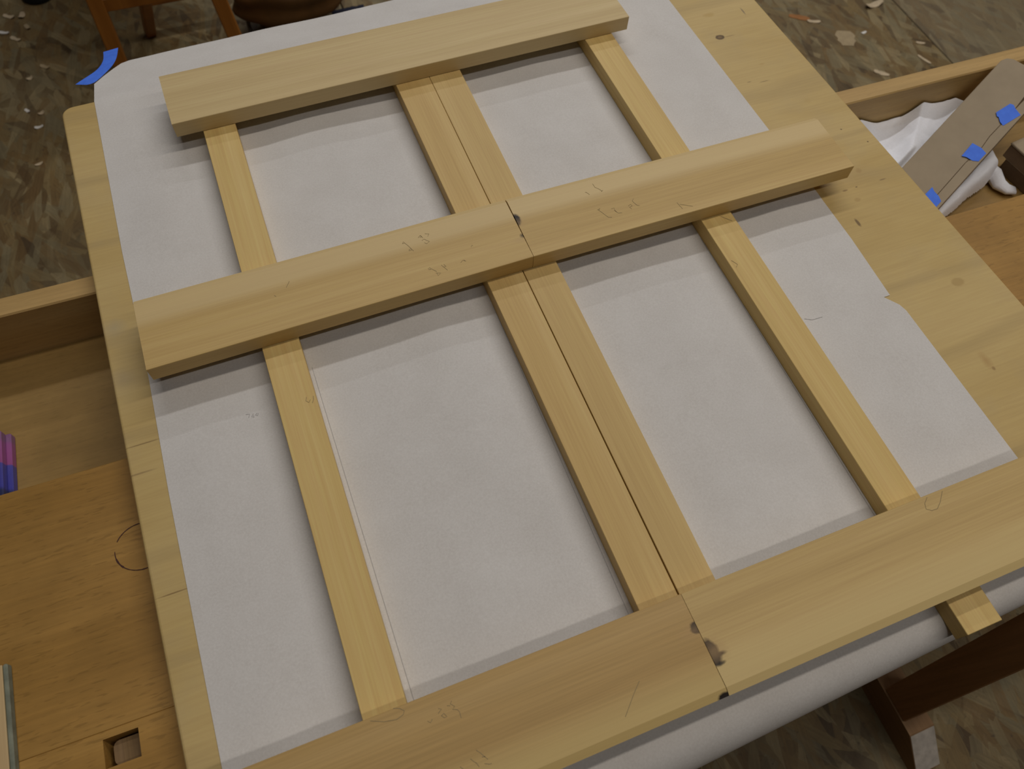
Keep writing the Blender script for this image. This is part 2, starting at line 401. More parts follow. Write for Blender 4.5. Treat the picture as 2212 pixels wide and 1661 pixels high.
# trestles: splayed front leg, rear leg, sled foot with a whitened, bevelled toe
M_leg = wood('leg_brown', ((0.36, 0.19, 0.08), (0.43, 0.23, 0.105), (0.49, 0.28, 0.14)), 'Z', 3.0, 0.6, 0.25, 20.0, 180.0, 0.1)
M_foot = wood('foot_brown', ((0.26, 0.15, 0.07), (0.31, 0.185, 0.09), (0.36, 0.225, 0.12)), 'Y', 4.0, 0.6, 0.25, 20.0, 180.0, 0.1)
M_toe = plain('worn_white_paint', (0.52, 0.48, 0.43), 0.8, 0.15, 0.18, 60.0, 0.2)
def trestle(xl):
    xw = 0.056
    # foot profile in (y, z), toe bevelled at the front
    prof = [(-0.262, 0.0), (-0.262, 0.018), (-0.190, 0.078), (0.620, 0.078), (0.690, 0.02), (0.690, 0.0)]
    n = len(prof)
    v = [(-xw / 2, y, z) for y, z in prof] + [(xw / 2, y, z) for y, z in prof]
    f = [tuple(range(n)), tuple(reversed(range(n, 2 * n)))] + [(i, (i + 1) % n, n + (i + 1) % n, n + i) for i in range(n)]
    ft = obj('foot', v, f, M_foot, (xl + xw / 2, 0, ZF), bench)
    d = 0.0015
    tv = [(-xw / 2 + 0.001, -0.2605, 0.0193 + d), (xw / 2 - 0.001, -0.2605, 0.0193 + d), (xw / 2 - 0.001, -0.1925, 0.0760 + d), (-xw / 2 + 0.001, -0.1925, 0.0760 + d)]
    t2 = [(x, y + 0.002, z - 0.004) for x, y, z in tv]
    obj('toe_paint', tv + t2, [(0, 1, 2, 3), (4, 7, 6, 5), (0, 4, 5, 1), (1, 5, 6, 2), (2, 6, 7, 3), (3, 7, 4, 0)], M_toe, (xl + xw / 2, 0, ZF), ft)
    # legs lean back as they rise
    zt = T - 0.1270
    for (yb, yt, name) in (((-0.166, -0.102), (-0.104, -0.040), 'leg'), ((0.50, 0.565), (0.47, 0.535), 'leg')):
        zb0 = 0.078
        lx0, lx1 = -xw / 2 + 0.003, xw / 2 - 0.003
        v = [(lx0, yb[0], zb0), (lx1, yb[0], zb0), (lx1, yb[1], zb0), (lx0, yb[1], zb0), (lx0, yt[0], zt), (lx1, yt[0], zt), (lx1, yt[1], zt), (lx0, yt[1], zt)]
        obj(name, v, [(0, 3, 2, 1), (4, 5, 6, 7), (0, 1, 5, 4), (1, 2, 6, 5), (2, 3, 7, 6), (3, 0, 4, 7)], M_leg, (xl + xw / 2, 0, ZF), bench, bevel=0.002)
    v, f = boxv(-xw / 2 + 0.003, xw / 2 - 0.003, -0.108, 0.62, 0, 0.02)
    obj('bearer', v, f, M_leg, (xl + xw / 2, 0, -0.1465), bench)
trestle(0.806)
trestle(-0.60)

# square bench dog sunk in its hole
M_dog = wood('bench_dog_wood', ((0.13, 0.075, 0.03), (0.20, 0.125, 0.055), (0.25, 0.16, 0.08)), 'Y', 6.0, 0.5, 0.3, 60.0, 300.0, 0.15)
def dog():
    w = bx((hx0 + hx1) / 2 + 0.0025, (hy0 + hy1) / 2 - 0.0015)
    hw, hh, r = 0.0135, 0.0115, 0.006
    poly = []
    for (cx, cy, a0) in ((hw - 0.002, hh - 0.002, 0), (-hw + r, hh - r, 90), (-hw + r, -hh + r, 180), (hw - 0.002, -hh + 0.002, 270)):
        rr = r if cx < 0 else 0.002
        for k in range(5):
            a = math.radians(a0 + k * 22.5)
            poly.append((cx + rr * math.cos(a), cy + rr * math.sin(a)))
    v, f = prism(poly, 0, 0.074)
    o = obj('bench_dog', v, f, M_dog, (w[0], w[1], ZB - 0.083), None, rotz=BR, bevel=0.0)
    tag(o, 'small square wooden dog with rounded corners sunk in its bench hole', 'bench dog')
dog()
# inked ring on the bench top
def ring_mark():
    v, f = [], []
    cx, cy, r = -0.2565, 0.3620, 0.0300
    n = 90
    ln = []
    for i in range(n + 1):
        a = math.radians(60 + 260 * i / n)
        gap = 0.35 < (i / n) < 0.44
        wd = 0.0009 * (1.2 + 0.8 * noise.noise(Vector((i * 0.3, 0, 0)))) * (0.25 if gap else 1) * (1.6 if 0.5 < i / n < 0.62 else 1)
        k = len(v)
        for rr in (r - wd / 2, r + wd / 2):
            v.append((cx + rr * 0.93 * math.cos(a), cy + rr * 0.88 * math.sin(a), 0))
        if i and not gap:
            f.append((k - 2, k - 1, k + 1, k))
    v = [(x - cx, y - cy, z) for x, y, z in v]
    obj('ring_stain', v, f, plain('dark_ring_stain', (0.07, 0.03, 0.025), 0.6, 0.2), (cx, cy, ZB + 0.0004), bench)
ring_mark()
# planing stop standing on the bench at the left
st = empty('planing_stop', (-0.445, 0.20, ZB))
tag(st, 'pale wooden block with a worn grey-green edge lying on the bench', 'block')
box('block', -0.50, -0.3990, 0.10, 0.2835, ZB, ZB + 0.010, wood('pale_block', ((0.50, 0.35, 0.17), (0.56, 0.40, 0.20), (0.6, 0.44, 0.24)), 'Y', 9.0, 0.6), st, 0.0006)
box('edge_strip', -0.3990, -0.3942, 0.10, 0.2835, ZB, ZB + 0.0098, plain('grey_green_edge', (0.20, 0.215, 0.165), 0.6, 0.3, 0.25, 70.0), st, 0.0015)

# ------------------------------------------------------------------ plywood board
KN = []
for (x, y, rx, ry, col, soft, amt) in [
        (0.732, 0.878, 0.0085, 0.0060, (0.10, 0.06, 0.025), 0.25, 0.92),
        (0.732, 0.878, 0.0050, 0.0035, (0.26, 0.17, 0.07), 0.4, 0.7),
        (0.748, 0.876, 0.012, 0.0018, (0.30, 0.2, 0.08), 0.6, 0.5),
        (0.7839, 0.5549, 0.0060, 0.0060, (0.42, 0.28, 0.11), 0.5, 0.65),
        (0.7438, 0.5286, 0.0055, 0.0020, (0.25, 0.15, 0.06), 0.5, 0.75),
        (0.7510, 0.5080, 0.0065, 0.0045, (0.42, 0.28, 0.10), 0.6, 0.6),
        (0.7630, 0.5290, 0.0022, 0.0010, (0.10, 0.06, 0.03), 0.5, 0.9),
        (0.7277, 0.4725, 0.0030, 0.0085, (0.16, 0.10, 0.045), 0.5, 0.85),
        (0.8080, 0.5290, 0.0070, 0.0015, (0.2, 0.13, 0.06), 0.6, 0.7),
        (0.7986, 0.3408, 0.0105, 0.0075, (0.45, 0.31, 0.12), 0.3, 0.75),
        (0.7650, 0.8000, 0.0060, 0.0030, (0.50, 0.34, 0.12), 0.6, 0.6),
        (0.7420, 0.9330, 0.0120, 0.0060, (0.5, 0.34, 0.11), 0.5, 0.6),
        (0.8010, 0.9250, 0.0020, 0.0120, (0.18, 0.13, 0.09), 0.6, 0.75),
        (0.7900, 0.7050, 0.0080, 0.0080, (0.5, 0.35, 0.13), 0.7, 0.35),
        (0.7480, 0.7640, 0.0110, 0.0012, (0.2, 0.13, 0.06), 0.6, 0.65),
        (0.7250, 0.7700, 0.0050, 0.0012, (0.2, 0.13, 0.06), 0.6, 0.65),
        (0.7560, 0.2280, 0.0080, 0.0160, (0.46, 0.29, 0.11), 0.8, 0.7),
        (0.7580, 0.2150, 0.0030, 0.0040, (0.30, 0.18, 0.07), 0.6, 0.7),
        (0.8300, 0.6000, 0.0016, 0.0016, (0.10, 0.06, 0.03), 0.5, 0.9),
        (0.8060, 0.6350, 0.0016, 0.0016, (0.10, 0.06, 0.03), 0.5, 0.9),
        (-0.240, 0.6350, 0.0180, 0.0150, (0.42, 0.36, 0.24), 0.9, 0.5),
        (-0.238, 0.5600, 0.0200, 0.0180, (0.42, 0.33, 0.20), 0.9, 0.45),
        (-0.232, 0.4680, 0.0280, 0.0012, (0.26, 0.17, 0.07), 0.7, 0.8),
        (-0.238, 0.4330, 0.0220, 0.0018, (0.30, 0.2, 0.09), 0.7, 0.7),
        (-0.225, 0.2890, 0.0260, 0.0010, (0.22, 0.13, 0.05), 0.7, 0.8)]:
    KN.append(((x - 0.30, y - 0.51, 0.028), (rx, ry, 0.02), col, soft, amt))
def plywood():
    m, nt, b = new_mat('birch_plywood', 0.5, 0.3)
    v = mapping(nt, (0.30, 1, 1), (1.3, 0.4, 0))
    n1 = noise_n(nt, v, 7.0, 3, 0.55, 0.9)
    wv = nd(nt, 'ShaderNodeTexWave', wave_type='BANDS', bands_direction='Y')
    wv.inputs['Scale'].default_value = 2.4
    wv.inputs['Distortion'].default_value = 9.0
    wv.inputs['Detail'].default_value = 2.5
    wv.inputs['Detail Scale'].default_value = 1.2
    lk(nt, v, wv.inputs['Vector'])
    c = ramp(nt, n1, [(0.3, PLY[0]), (0.52, PLY[1]), (0.75, PLY[2])])
    c = mix(nt, mth(nt, 'MULTIPLY', ramp(nt, wv.outputs['Fac'], [(0.0, 1.0), (0.10, 0.0)]), 0.45), c, (0.44, 0.32, 0.14))
    fine = noise_n(nt, mapping(nt, (0.05, 1, 1)), 300.0, 2)
    c = mix(nt, 0.05, c, ramp(nt, fine, [(0.3, 0.0), (0.7, 1.0)]), 'OVERLAY')
    gr = noise_n(nt, mapping(nt, (1, 1, 1), (3, 1, 0)), 11.0, 4, 0.6)
    c = mix(nt, mth(nt, 'MULTIPLY', ramp(nt, gr, [(0.5, 0.0), (0.72, 1.0)]), 0.3), c, (0.47, 0.37, 0.21))
    for (kc, kr, kcol, soft, amt) in KN:
        c = mix(nt, mth(nt, 'MULTIPLY', spot(nt, kc, kr, soft, 0.35, 0.8 / max(kr[0], kr[1])), amt), c, kcol)
    lk(nt, c, b.inputs['Base Color'])
    bump(nt, b, fine, 0.08, 0.0006)
    return m
def board():
    # outline with a rounded back-left corner
    poly = [(-0.2390, -0.0195), (0.8680, 0.0005), (0.8320, 1.0650)]
    cx, cy, r = -0.2445, 1.0240, 0.0165
    for k in range(7):
        a = math.radians(91 + k * 15)
        poly.append((cx + r * math.cos(a), cy + r * math.sin(a)))
    poly = [(x - 0.30, y - 0.51) for x, y in poly]
    v, f = prism(poly, 0, 0.0272)
    me = obj('plywood_board', v, f, plywood(), (0.30, 0.51, ZB + 0.0003), None)
    bmod = me.modifiers.new('ease', 'BEVEL')
    bmod.width = 0.003
    bmod.segments = 3
    bmod.limit_method = 'ANGLE'
    bmod.angle_limit = math.radians(50)
    tag(me, 'large pale birch plywood board lying across the workbench under the paper', 'board')
board()

# ------------------------------------------------------------------ sheet of drawing paper
def back_y(x): return 1.0415 + 0.018 * (x + 0.12)
def front_y(x): return -0.0205 + 0.0160 * (x - 0.10)
def paper_z(x, y):
    z = 0.0
    # slack sheet: lies flat beneath the stiles, lifts by a millimetre or two between them
    k = 1.0
    for sx in (-0.055, 0.2530, 0.5300):
        k *= min(1.0, max(0.0, (abs(x - sx) - 0.055) / 0.06))
    if -0.2 < x < 0.69 and 0.0 < y < 1.0:
        e = min(1, (x + 0.2) / 0.05, (0.69 - x) / 0.05) * min(1, y / 0.05, (1.0 - y) / 0.05)
        n = noise.noise(Vector((x * 6.0, y * 8.0, 0.3))) + 0.35 * noise.noise(Vector((x * 15.0, y * 17.0, 3.3)))
        z += max(0.0, 0.0014 + 0.0036 * n) * k * e
    return z
def left_x(y):
    K = [(-9, -0.2100), (0.0, -0.2100), (0.11, -0.2105), (0.40, -0.2122), (0.55, -0.2108), (0.62, -0.2116), (0.75, -0.2143), (9, -0.2143)]
    for (a, xa), (b, xb) in zip(K[:-1], K[1:]):
        if a <= y <= b:
            return xa + (xb - xa) * (y - a) / (b - a)
def right_x(y):
    if y > 0.3530: return 0.6955 + 0.0075 * min(1, (0.98 - y) / 0.45) if y > 0.53 else 0.7025 - 0.0045 * max(0, (0.45 - y) / 0.1)
    if y > 0.335: return 0.6885 + (0.3530 - y) / 0.018 * 0.0135
    return 0.7045 + 0.0015 * (0.3 - y) / 0.2
def paper():
    rows = []
    # parameter list along y: front drape, flat, back drape
    ys = [0.0 + i * 0.0125 for i in range(83)] + [0.3531, 0.3529, 0.3440, 0.336]
    ys = sorted(y for y in ys if 0.0 <= y <= 1.026)
    NX = 72
    v, f = [], []
    def add_row(fn):
        k = len(v)
        for i in range(NX + 1):
            v.append(fn(i / NX))
        rows.append(k)
    # front drape: rolls over the board edge, bellies out, then hangs
    arc = []
    for j in range(14, 0, -1):
        arc.append(j)
    for j in arc:
        def fn(t, j=j):
            x = left_x(0.0) + (right_x(0.0) - left_x(0.0)) * t
            R_ = 0.0315 - 0.018 * (x - 0.20)
            R_ = max(0.016, min(0.045, R_))
            y0 = front_y(x)
            if j <= 8:
                a = math.radians(90.0 * j / 8)
                return (x, y0 - R_ * math.sin(a), -1.35 * R_ * (1 - math.cos(a)))
            d = (j - 8) * 0.02
            return (x, y0 - R_ + 0.10 * d + 0.004 * math.sin(x * 14 + j * 0.3) * d / 0.1, -1.35 * R_ - d)
        add_row(fn)
    def fn0(t):
        x = left_x(0.0) + (right_x(0.0) - left_x(0.0)) * t
        return (x, front_y(x), 0.0)
    add_row(fn0)
    for y in ys[1:]:
        add_row(lambda t, y=y: (left_x(y) + (right_x(y) - left_x(y)) * t, y, paper_z(left_x(y) + (right_x(y) - left_x(y)) * t, y)))
    # back overhang: creased at the board edge, sloping down, torn edge, cut corner
    for j in range(0, 13):
        def fb(t, j=j):
            x = -0.2143 + (0.694 + 0.2143) * t
            s = j / 12
            full = 0.180 + 0.035 * (x + 0.187) + 0.006 * noise.noise(Vector((x * 9, 1, 0))) + 0.0012 * noise.noise(Vector((x * 160, 0, 0)))
            cut = max(0.0, (-0.170 - x) / 0.0443) ** 1.3 * 0.091
            L = (full - cut) * s
            y = back_y(x) + L * 0.905
            z = -0.36 * L
            return (x - 0.004 * s * (1 - t), y, z)
        add_row(fb)
    for a, b_ in zip(rows[:-1], rows[1:]):
        for i in range(NX):
            f.append((a + i, a + i + 1, b_ + i + 1, b_ + i))
    m, nt, b = new_mat('drawing_paper', 0.85, 0.12)
    mp = mapping(nt, (1, 1, 1))
    n1 = noise_n(nt, mp, 16.0, 5, 0.6)
    n2 = noise_n(nt, mp, 420.0, 3, 0.7)
    c = ramp(nt, n1, [(0.25, (0.645, 0.625, 0.605)), (0.75, (0.70, 0.685, 0.67))])
    c = mix(nt, 0.12, c, ramp(nt, n2, [(0.3, 0.0), (0.7, 1.0)]), 'OVERLAY')
    lk(nt, c, b.inputs['Base Color'])
    n3 = noise_n(nt, mp, 55.0, 4, 0.6)
    bump(nt, b, n3, 0.10, 0.003)
    o = obj('drawing_paper', v, f, m, (0, 0, 0.0003), None, smooth=True)
    tag(o, 'big white sheet of drawing paper spread on the plywood board', 'paper')
    pv, pf = ribbon(MARKS['paper'][:4], 0.0006, lambda x, y: paper_z(x, y) + 0.0004)
    lv, lf = ribbon([[(s[0][0] + (s[-1][0] - s[0][0]) * k / 20, s[0][1] + (s[-1][1] - s[0][1]) * k / 20) for k in range(21)] for s in MARKS['paper'][4:]], 0.0005, lambda x, y: paper_z(x, y) + 0.0004)
    n0 = len(pv)
    obj('pencil_marks', pv + lv, pf + [tuple(i + n0 for i in q) for q in lf], M_pencil_paper, (0, 0, 0.0003), o)['kind'] = 'stuff'
    # strip of blue masking tape stuck across the cut corner, one end curling away
    tv, tf = [], []
    A = [(-0.2065, 1.2502), (-0.2057, 1.2178), (-0.2139, 1.1864), (-0.2242, 1.1659), (-0.2379, 1.1519), (-0.2494, 1.1470)]   # outer side
    B = [(-0.1820, 1.2506), (-0.1851, 1.2145), (-0.1924, 1.1827), (-0.2074, 1.1547), (-0.2206, 1.1351), (-0.2326, 1.1381)]   # side stuck under the paper
    zs = [-0.072, -0.064, -0.054, -0.046, -0.042, -0.044]
    for (a, b2, z) in zip(A, B, zs):
        tv.append((a[0], a[1], z - 0.002))
        tv.append((b2[0], b2[1], z))
    for i in range(5):
        tf.append((2 * i, 2 * i + 1, 2 * i + 3, 2 * i + 2))
    t = obj('masking_tape', tv, tf, M_tape, (0, 0, 0), o, smooth=True)
    t['label'] = 'blue masking tape on the cut corner'
    sd = t.modifiers.new('round', 'SUBSURF')
    sd.levels = sd.render_levels = 2
    sd.boundary_smooth = 'PRESERVE_CORNERS'
M_tape = plain('blue_masking_tape', (0.075, 0.215, 0.97), 0.6, 0.25, 0.10, 90.0, 0.15)
paper()

# ------------------------------------------------------------------ frame members
H1, HT = 0.0229, 0.0455
def marks(key, parent, z):
    if key not in MARKS: return
    v, f = ribbon(MARKS[key], 0.00055, lambda x, y: 0.0)
    ox, oy = parent.location.x, parent.location.y
    obj('pencil_marks', [(x - ox, y - oy, 0) for x, y, _ in v], f, M_pencil, (ox, oy, z + 0.00025), parent, rotz=0.0)['kind'] = 'stuff'
def stile(xa0, xa1, xb0, xb1, y0, y1, label, seed, key=None, cols=HIN2, knots=()):
    """edges run from (xa0..xa1) at y0 to (xb0..xb1) at y1"""
    cx, cy = (xa0 + xa1 + xb0 + xb1) / 4, (y0 + y1) / 2
    c = [(xa0 - cx, y0 - cy), (xa1 - cx, y0 - cy), (xb1 - cx, y1 - cy), (xb0 - cx, y1 - cy)]
    v, f = prism(c, 0, H1)
    o = obj('frame_stile', v, f, wood('hinoki_stile', cols, 'Y', seed, 0.5, 0.35, 45.0, 420.0, 0.08, stretch=0.02, knots=knots), (cx, cy, 0.0005), None, bevel=0.0005)
    tag(o, label, 'wooden strip', 'uprights of the frame laid on the paper')
    marks(key, o, H1 + 0.0005)
    return o
stile(-0.0768, -0.0346, -0.0762, -0.0322, 0.012, 0.985, 'narrow pale wooden upright with a small pencilled C, farthest from the cardboard box', 1.0, 'stile_left')
stile(0.2090, 0.2521, 0.2012, 0.2529, 0.012, 0.985, 'middle wooden upright of the tight pair, on the side of the upright pencilled C', 2.2,
      cols=((0.549, 0.368, 0.128), (0.608, 0.419, 0.156), (0.657, 0.469, 0.188)))
stile(0.2538, 0.2952, 0.2533, 0.3013, 0.012, 0.985, 'middle wooden upright of the tight pair, on the cardboard box side', 3.7,
      cols=((0.559, 0.386, 0.144), (0.617, 0.437, 0.172), (0.666, 0.488, 0.204)))
stile(0.5086, 0.5520, 0.5062, 0.5520, -0.038, 0.985, 'narrow wooden upright nearest the cardboard box, its end poking out past the paper', 5.3, 'stile_right')

def rail(x0, x1, yf0, yf1, label, seed, key=None, cols=HIN, knots=(), grad=None, width=0.1, chamf_back=0.0, chamf_front=0.0):
    """front edge runs from (x0, yf0) to (x1, yf1)"""
    L = math.hypot(x1 - x0, yf1 - yf0)
    a = math.atan2(yf1 - yf0, x1 - x0)
    mx, my = (x0 + x1) / 2 - math.sin(a) * width / 2, (yf0 + yf1) / 2 + math.cos(a) * width / 2
    th = HT - H1
    w = width / 2
    e = 0.0005
    prof = [(-w + e, 0), (w - e, 0), (w, e)]
    prof += [(w, th - 0.4 * chamf_back - e), (w - chamf_back - e, th)] if chamf_back else [(w, th - e), (w - e, th)]
    prof += [(-w + chamf_front + e, th), (-w, th - 0.35 * chamf_front - e)] if chamf_front else [(-w + e, th), (-w, th - e)]
    prof += [(-w, e)]
    n = len(prof)
    v = [(-L / 2, y, z) for y, z in prof] + [(L / 2, y, z) for y, z in prof]
    f = [tuple(range(n)), tuple(reversed(range(n, 2 * n)))] + [(i, (i + 1) % n, n + (i + 1) % n, n + i) for i in range(n)]
    m = wood('hinoki_rail', cols, 'X', seed, 0.5, 0.35, 30.0, 420.0, 0.08, stretch=0.02, grad=grad,
             knots=[(((kx - mx) * math.cos(a) + (ky - my) * math.sin(a), -(kx - mx) * math.sin(a) + (ky - my) * math.cos(a), th), (rx, ry, 0.03), c, s, am) for kx, ky, rx, ry, c, s, am in knots])
    o = obj('frame_rail', v, f, m, (mx, my, H1 + 0.0009), None, rotz=a)
    tag(o, label, 'wooden rail', 'rails laid across the uprights')
    if key:
        v2, f2 = ribbon(MARKS[key], 0.00055, lambda x, y: 0.0)
        obj('pencil_marks', [(x - mx, y - my, 0) for x, y, _ in v2], f2, M_pencil, (mx, my, HT + 0.0011), o, rotz=0.0)['kind'] = 'stuff'
    return o
LT = (0.73, 0.575, 0.31)
PK = (0.66, 0.46, 0.21)
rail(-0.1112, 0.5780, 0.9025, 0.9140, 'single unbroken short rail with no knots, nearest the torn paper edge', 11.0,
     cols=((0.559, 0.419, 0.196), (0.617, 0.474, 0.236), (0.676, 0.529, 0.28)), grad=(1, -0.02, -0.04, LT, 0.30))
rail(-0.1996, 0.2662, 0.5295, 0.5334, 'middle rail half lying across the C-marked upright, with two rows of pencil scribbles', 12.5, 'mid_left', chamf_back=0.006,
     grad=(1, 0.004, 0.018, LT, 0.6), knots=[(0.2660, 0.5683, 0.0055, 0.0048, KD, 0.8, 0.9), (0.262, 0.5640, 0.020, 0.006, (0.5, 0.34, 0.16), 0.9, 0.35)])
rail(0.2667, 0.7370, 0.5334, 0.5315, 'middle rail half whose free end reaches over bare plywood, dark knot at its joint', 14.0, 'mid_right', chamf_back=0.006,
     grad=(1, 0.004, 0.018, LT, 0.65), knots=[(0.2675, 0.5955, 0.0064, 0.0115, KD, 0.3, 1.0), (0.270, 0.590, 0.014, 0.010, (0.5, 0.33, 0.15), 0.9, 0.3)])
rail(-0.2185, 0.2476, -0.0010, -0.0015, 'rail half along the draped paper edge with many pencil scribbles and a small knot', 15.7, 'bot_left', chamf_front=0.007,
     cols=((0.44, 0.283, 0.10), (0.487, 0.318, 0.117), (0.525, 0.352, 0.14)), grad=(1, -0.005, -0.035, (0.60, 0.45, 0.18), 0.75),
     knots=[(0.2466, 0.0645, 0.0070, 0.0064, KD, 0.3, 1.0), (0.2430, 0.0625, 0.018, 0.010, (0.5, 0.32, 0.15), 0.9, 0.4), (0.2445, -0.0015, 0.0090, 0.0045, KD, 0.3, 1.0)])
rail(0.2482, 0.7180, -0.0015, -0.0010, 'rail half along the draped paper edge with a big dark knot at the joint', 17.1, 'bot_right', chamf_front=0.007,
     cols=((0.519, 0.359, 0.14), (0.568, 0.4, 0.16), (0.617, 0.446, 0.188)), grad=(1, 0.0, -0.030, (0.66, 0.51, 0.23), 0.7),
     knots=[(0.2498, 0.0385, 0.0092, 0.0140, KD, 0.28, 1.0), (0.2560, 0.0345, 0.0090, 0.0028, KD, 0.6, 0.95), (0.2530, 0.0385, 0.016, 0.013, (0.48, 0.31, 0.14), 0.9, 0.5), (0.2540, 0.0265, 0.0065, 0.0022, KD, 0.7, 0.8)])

# ------------------------------------------------------------------ things in the tool tray
# crumpled white cotton cloth
CL = [(0.79, 0.50), (0.82, 0.699), (0.87, 0.699), (0.935, 0.698), (0.985, 0.698), (1.05, 0.697), (1.12, 0.696), (1.125, 0.66), (1.118, 0.61), (1.116, 0.575), (1.098, 0.545), (1.060, 0.526), (1.02, 0.516), (0.985, 0.502), (0.93, 0.488), (0.86, 0.472)]
CLF = [(0.70, 0.50), (0.70, 0.74), (1.125, 0.74)] + CL[7:]
def inside(x, y, P):
    c = False
    j = len(P) - 1
    for i in range(len(P)):
        if (P[i][1] > y) != (P[j][1] > y) and x < (P[j][0] - P[i][0]) * (y - P[i][1]) / (P[j][1] - P[i][1]) + P[i][0]:
            c = not c
        j = i
    return c
def edge_d(x, y, P):
    d = 9
    for i in range(len(P)):
        a, b = Vector(P[i]), Vector(P[(i + 1) % len(P)])
        t = max(0, min(1, (Vector((x, y)) - a).dot(b - a) / (b - a).length_squared))
        d = min(d, (Vector((x, y)) - a - (b - a) * t).length)
    return d
def card_top(x, y): return -0.07 + 0.24 * ((x * 0.911 + y * 0.412) - 1.084)
def cloth():
    n = 170
    x0, x1, y0, y1 = 0.79, 1.127, 0.470, 0.699
    idx = {}
    v, f = [], []
    for j in range(n + 1):
        for i in range(n + 1):
            x, y = x0 + (x1 - x0) * i / n, y0 + (y1 - y0) * j / n
            if not inside(x, y, CL):
                continue
            d = edge_d(x, y, CLF)
            rise = 1 - math.exp(-d / 0.006)
            w = Vector((x * 7, y * 7, 0.7))
            wx = x + 0.016 * noise.noise(w)
            wy = y + 0.016 * noise.noise(w + Vector((5, 5, 0)))
            s = wx * 0.66 - wy * 0.75               # long folds run up to the right
            g = wx * 0.75 + wy * 0.66
            r1 = 1 - abs(noise.noise(Vector((s * 14, g * 3.0, 1.3)))) * 2.4
            r2 = 1 - abs(noise.noise(Vector((s * 24, g * 12, 4.1)))) * 2.0
            r3 = noise.noise(Vector((wx * 60, wy * 55, 7.0)))
            hgt = 0.020 + 0.021 * max(0, r1) + 0.006 * max(0, r2) + 0.0012 * r3 + 0.010 * max(0, (x - 0.98) / 0.14) * max(0, (y - 0.60) / 0.09)
            z = -0.1135 + rise * max(0.004, hgt)
            w_ = -x * 0.412 + y * 0.911
            if 0.062 < w_ < 0.162:
                z = min(z, card_top(x, y) - 0.018)
            z = max(z, -0.1138)
            idx[(i, j)] = len(v)
            v.append((x, y, z))
    for j in range(n):
        for i in range(n):
            q = [(i, j), (i + 1, j), (i + 1, j + 1), (i, j + 1)]
            if all(k in idx for k in q):
                f.append(tuple(idx[k] for k in q))
    ox, oy = 0.95, 0.58
    v = [(x - ox, y - oy, z + 0.114) for x, y, z in v]
    m = plain('white_cotton', (0.86, 0.88, 0.95), 0.9, 0.1, 0.03, 300.0, 0.1)
    r = empty('cotton_cloth', (ox, oy, -0.114))
    tag(r, 'crumpled white cotton cloth under the taped cardboard box in the tray', 'cloth')
    o = obj('cloth', v, f, m, (ox, oy, -0.114), r, smooth=True)
    sm = o.modifiers.new('smooth', 'SMOOTH')
    sm.factor = 0.5
    sm.iterations = 9
    # rolled end with a frayed hem
    path = [(1.040, 0.575), (1.062, 0.572), (1.086, 0.562), (1.094, 0.542), (1.090, 0.524), (1.096, 0.512), (1.108, 0.506)]
    rad = [0.016, 0.018, 0.017, 0.014, 0.011, 0.009, 0.007]
    tv, tf = [], []
    for i, (p, rr) in enumerate(zip(path, rad)):
        a = Vector(path[max(0, i - 1)])
        b = Vector(path[min(len(path) - 1, i + 1)])
        d = (b - a).normalized()
        nn = Vector((-d.y, d.x))
        for k in range(14):
            an = 2 * math.pi * k / 14
            w = 1 + 0.16 * math.sin(3 * an + i)
            tv.append((p[0] + nn.x * rr * math.cos(an) * w - ox, p[1] + nn.y * rr * math.cos(an) * w - oy, 0.001 + rr * 0.8 * (1 + math.sin(an) * w)))
    for i in range(len(path) - 1):
        for k in range(14):
            tf.append((i * 14 + k, i * 14 + (k + 1) % 14, (i + 1) * 14 + (k + 1) % 14, (i + 1) * 14 + k))
    tf.append(tuple((len(path) - 1) * 14 + k for k in range(14)))
    tf.append(tuple(reversed(range(14))))
    hem = obj('rolled_hem', tv, tf, m, (ox, oy, -0.114), r, smooth=True)
    fv, ff = [], []
    for k in range(46):
        t = k / 45
        i = min(int(2.6 + t * 3.4), 5)
        fr = 2.6 + t * 3.4 - i
        px = path[i][0] * (1 - fr) + path[i + 1][0] * fr + rad[i] * 0.75
        py = path[i][1] * (1 - fr) + path[i + 1][1] * fr + rad[i] * 0.3
        a = random.uniform(-0.7, 0.9)
        ln = random.uniform(0.003, 0.007)
        z = 0.004 + random.uniform(0, 0.008)
        c = len(fv)
        dx, dy = math.cos(a) * ln, math.sin(a) * ln
        wv = 0.0004
        fv += [(px - ox - dy * 0.05, py - oy + wv, z), (px - ox + dy * 0.05, py - oy - wv, z), (px + dx - ox, py + dy - oy - wv, z * 0.4), (px + dx - ox, py + dy - oy + wv, z * 0.4)]
        ff.append((c, c + 1, c + 2, c + 3))
    fo = obj('frayed_threads', fv, ff, m, (ox, oy, -0.114), hem)
    fo['kind'] = 'stuff'
cloth()

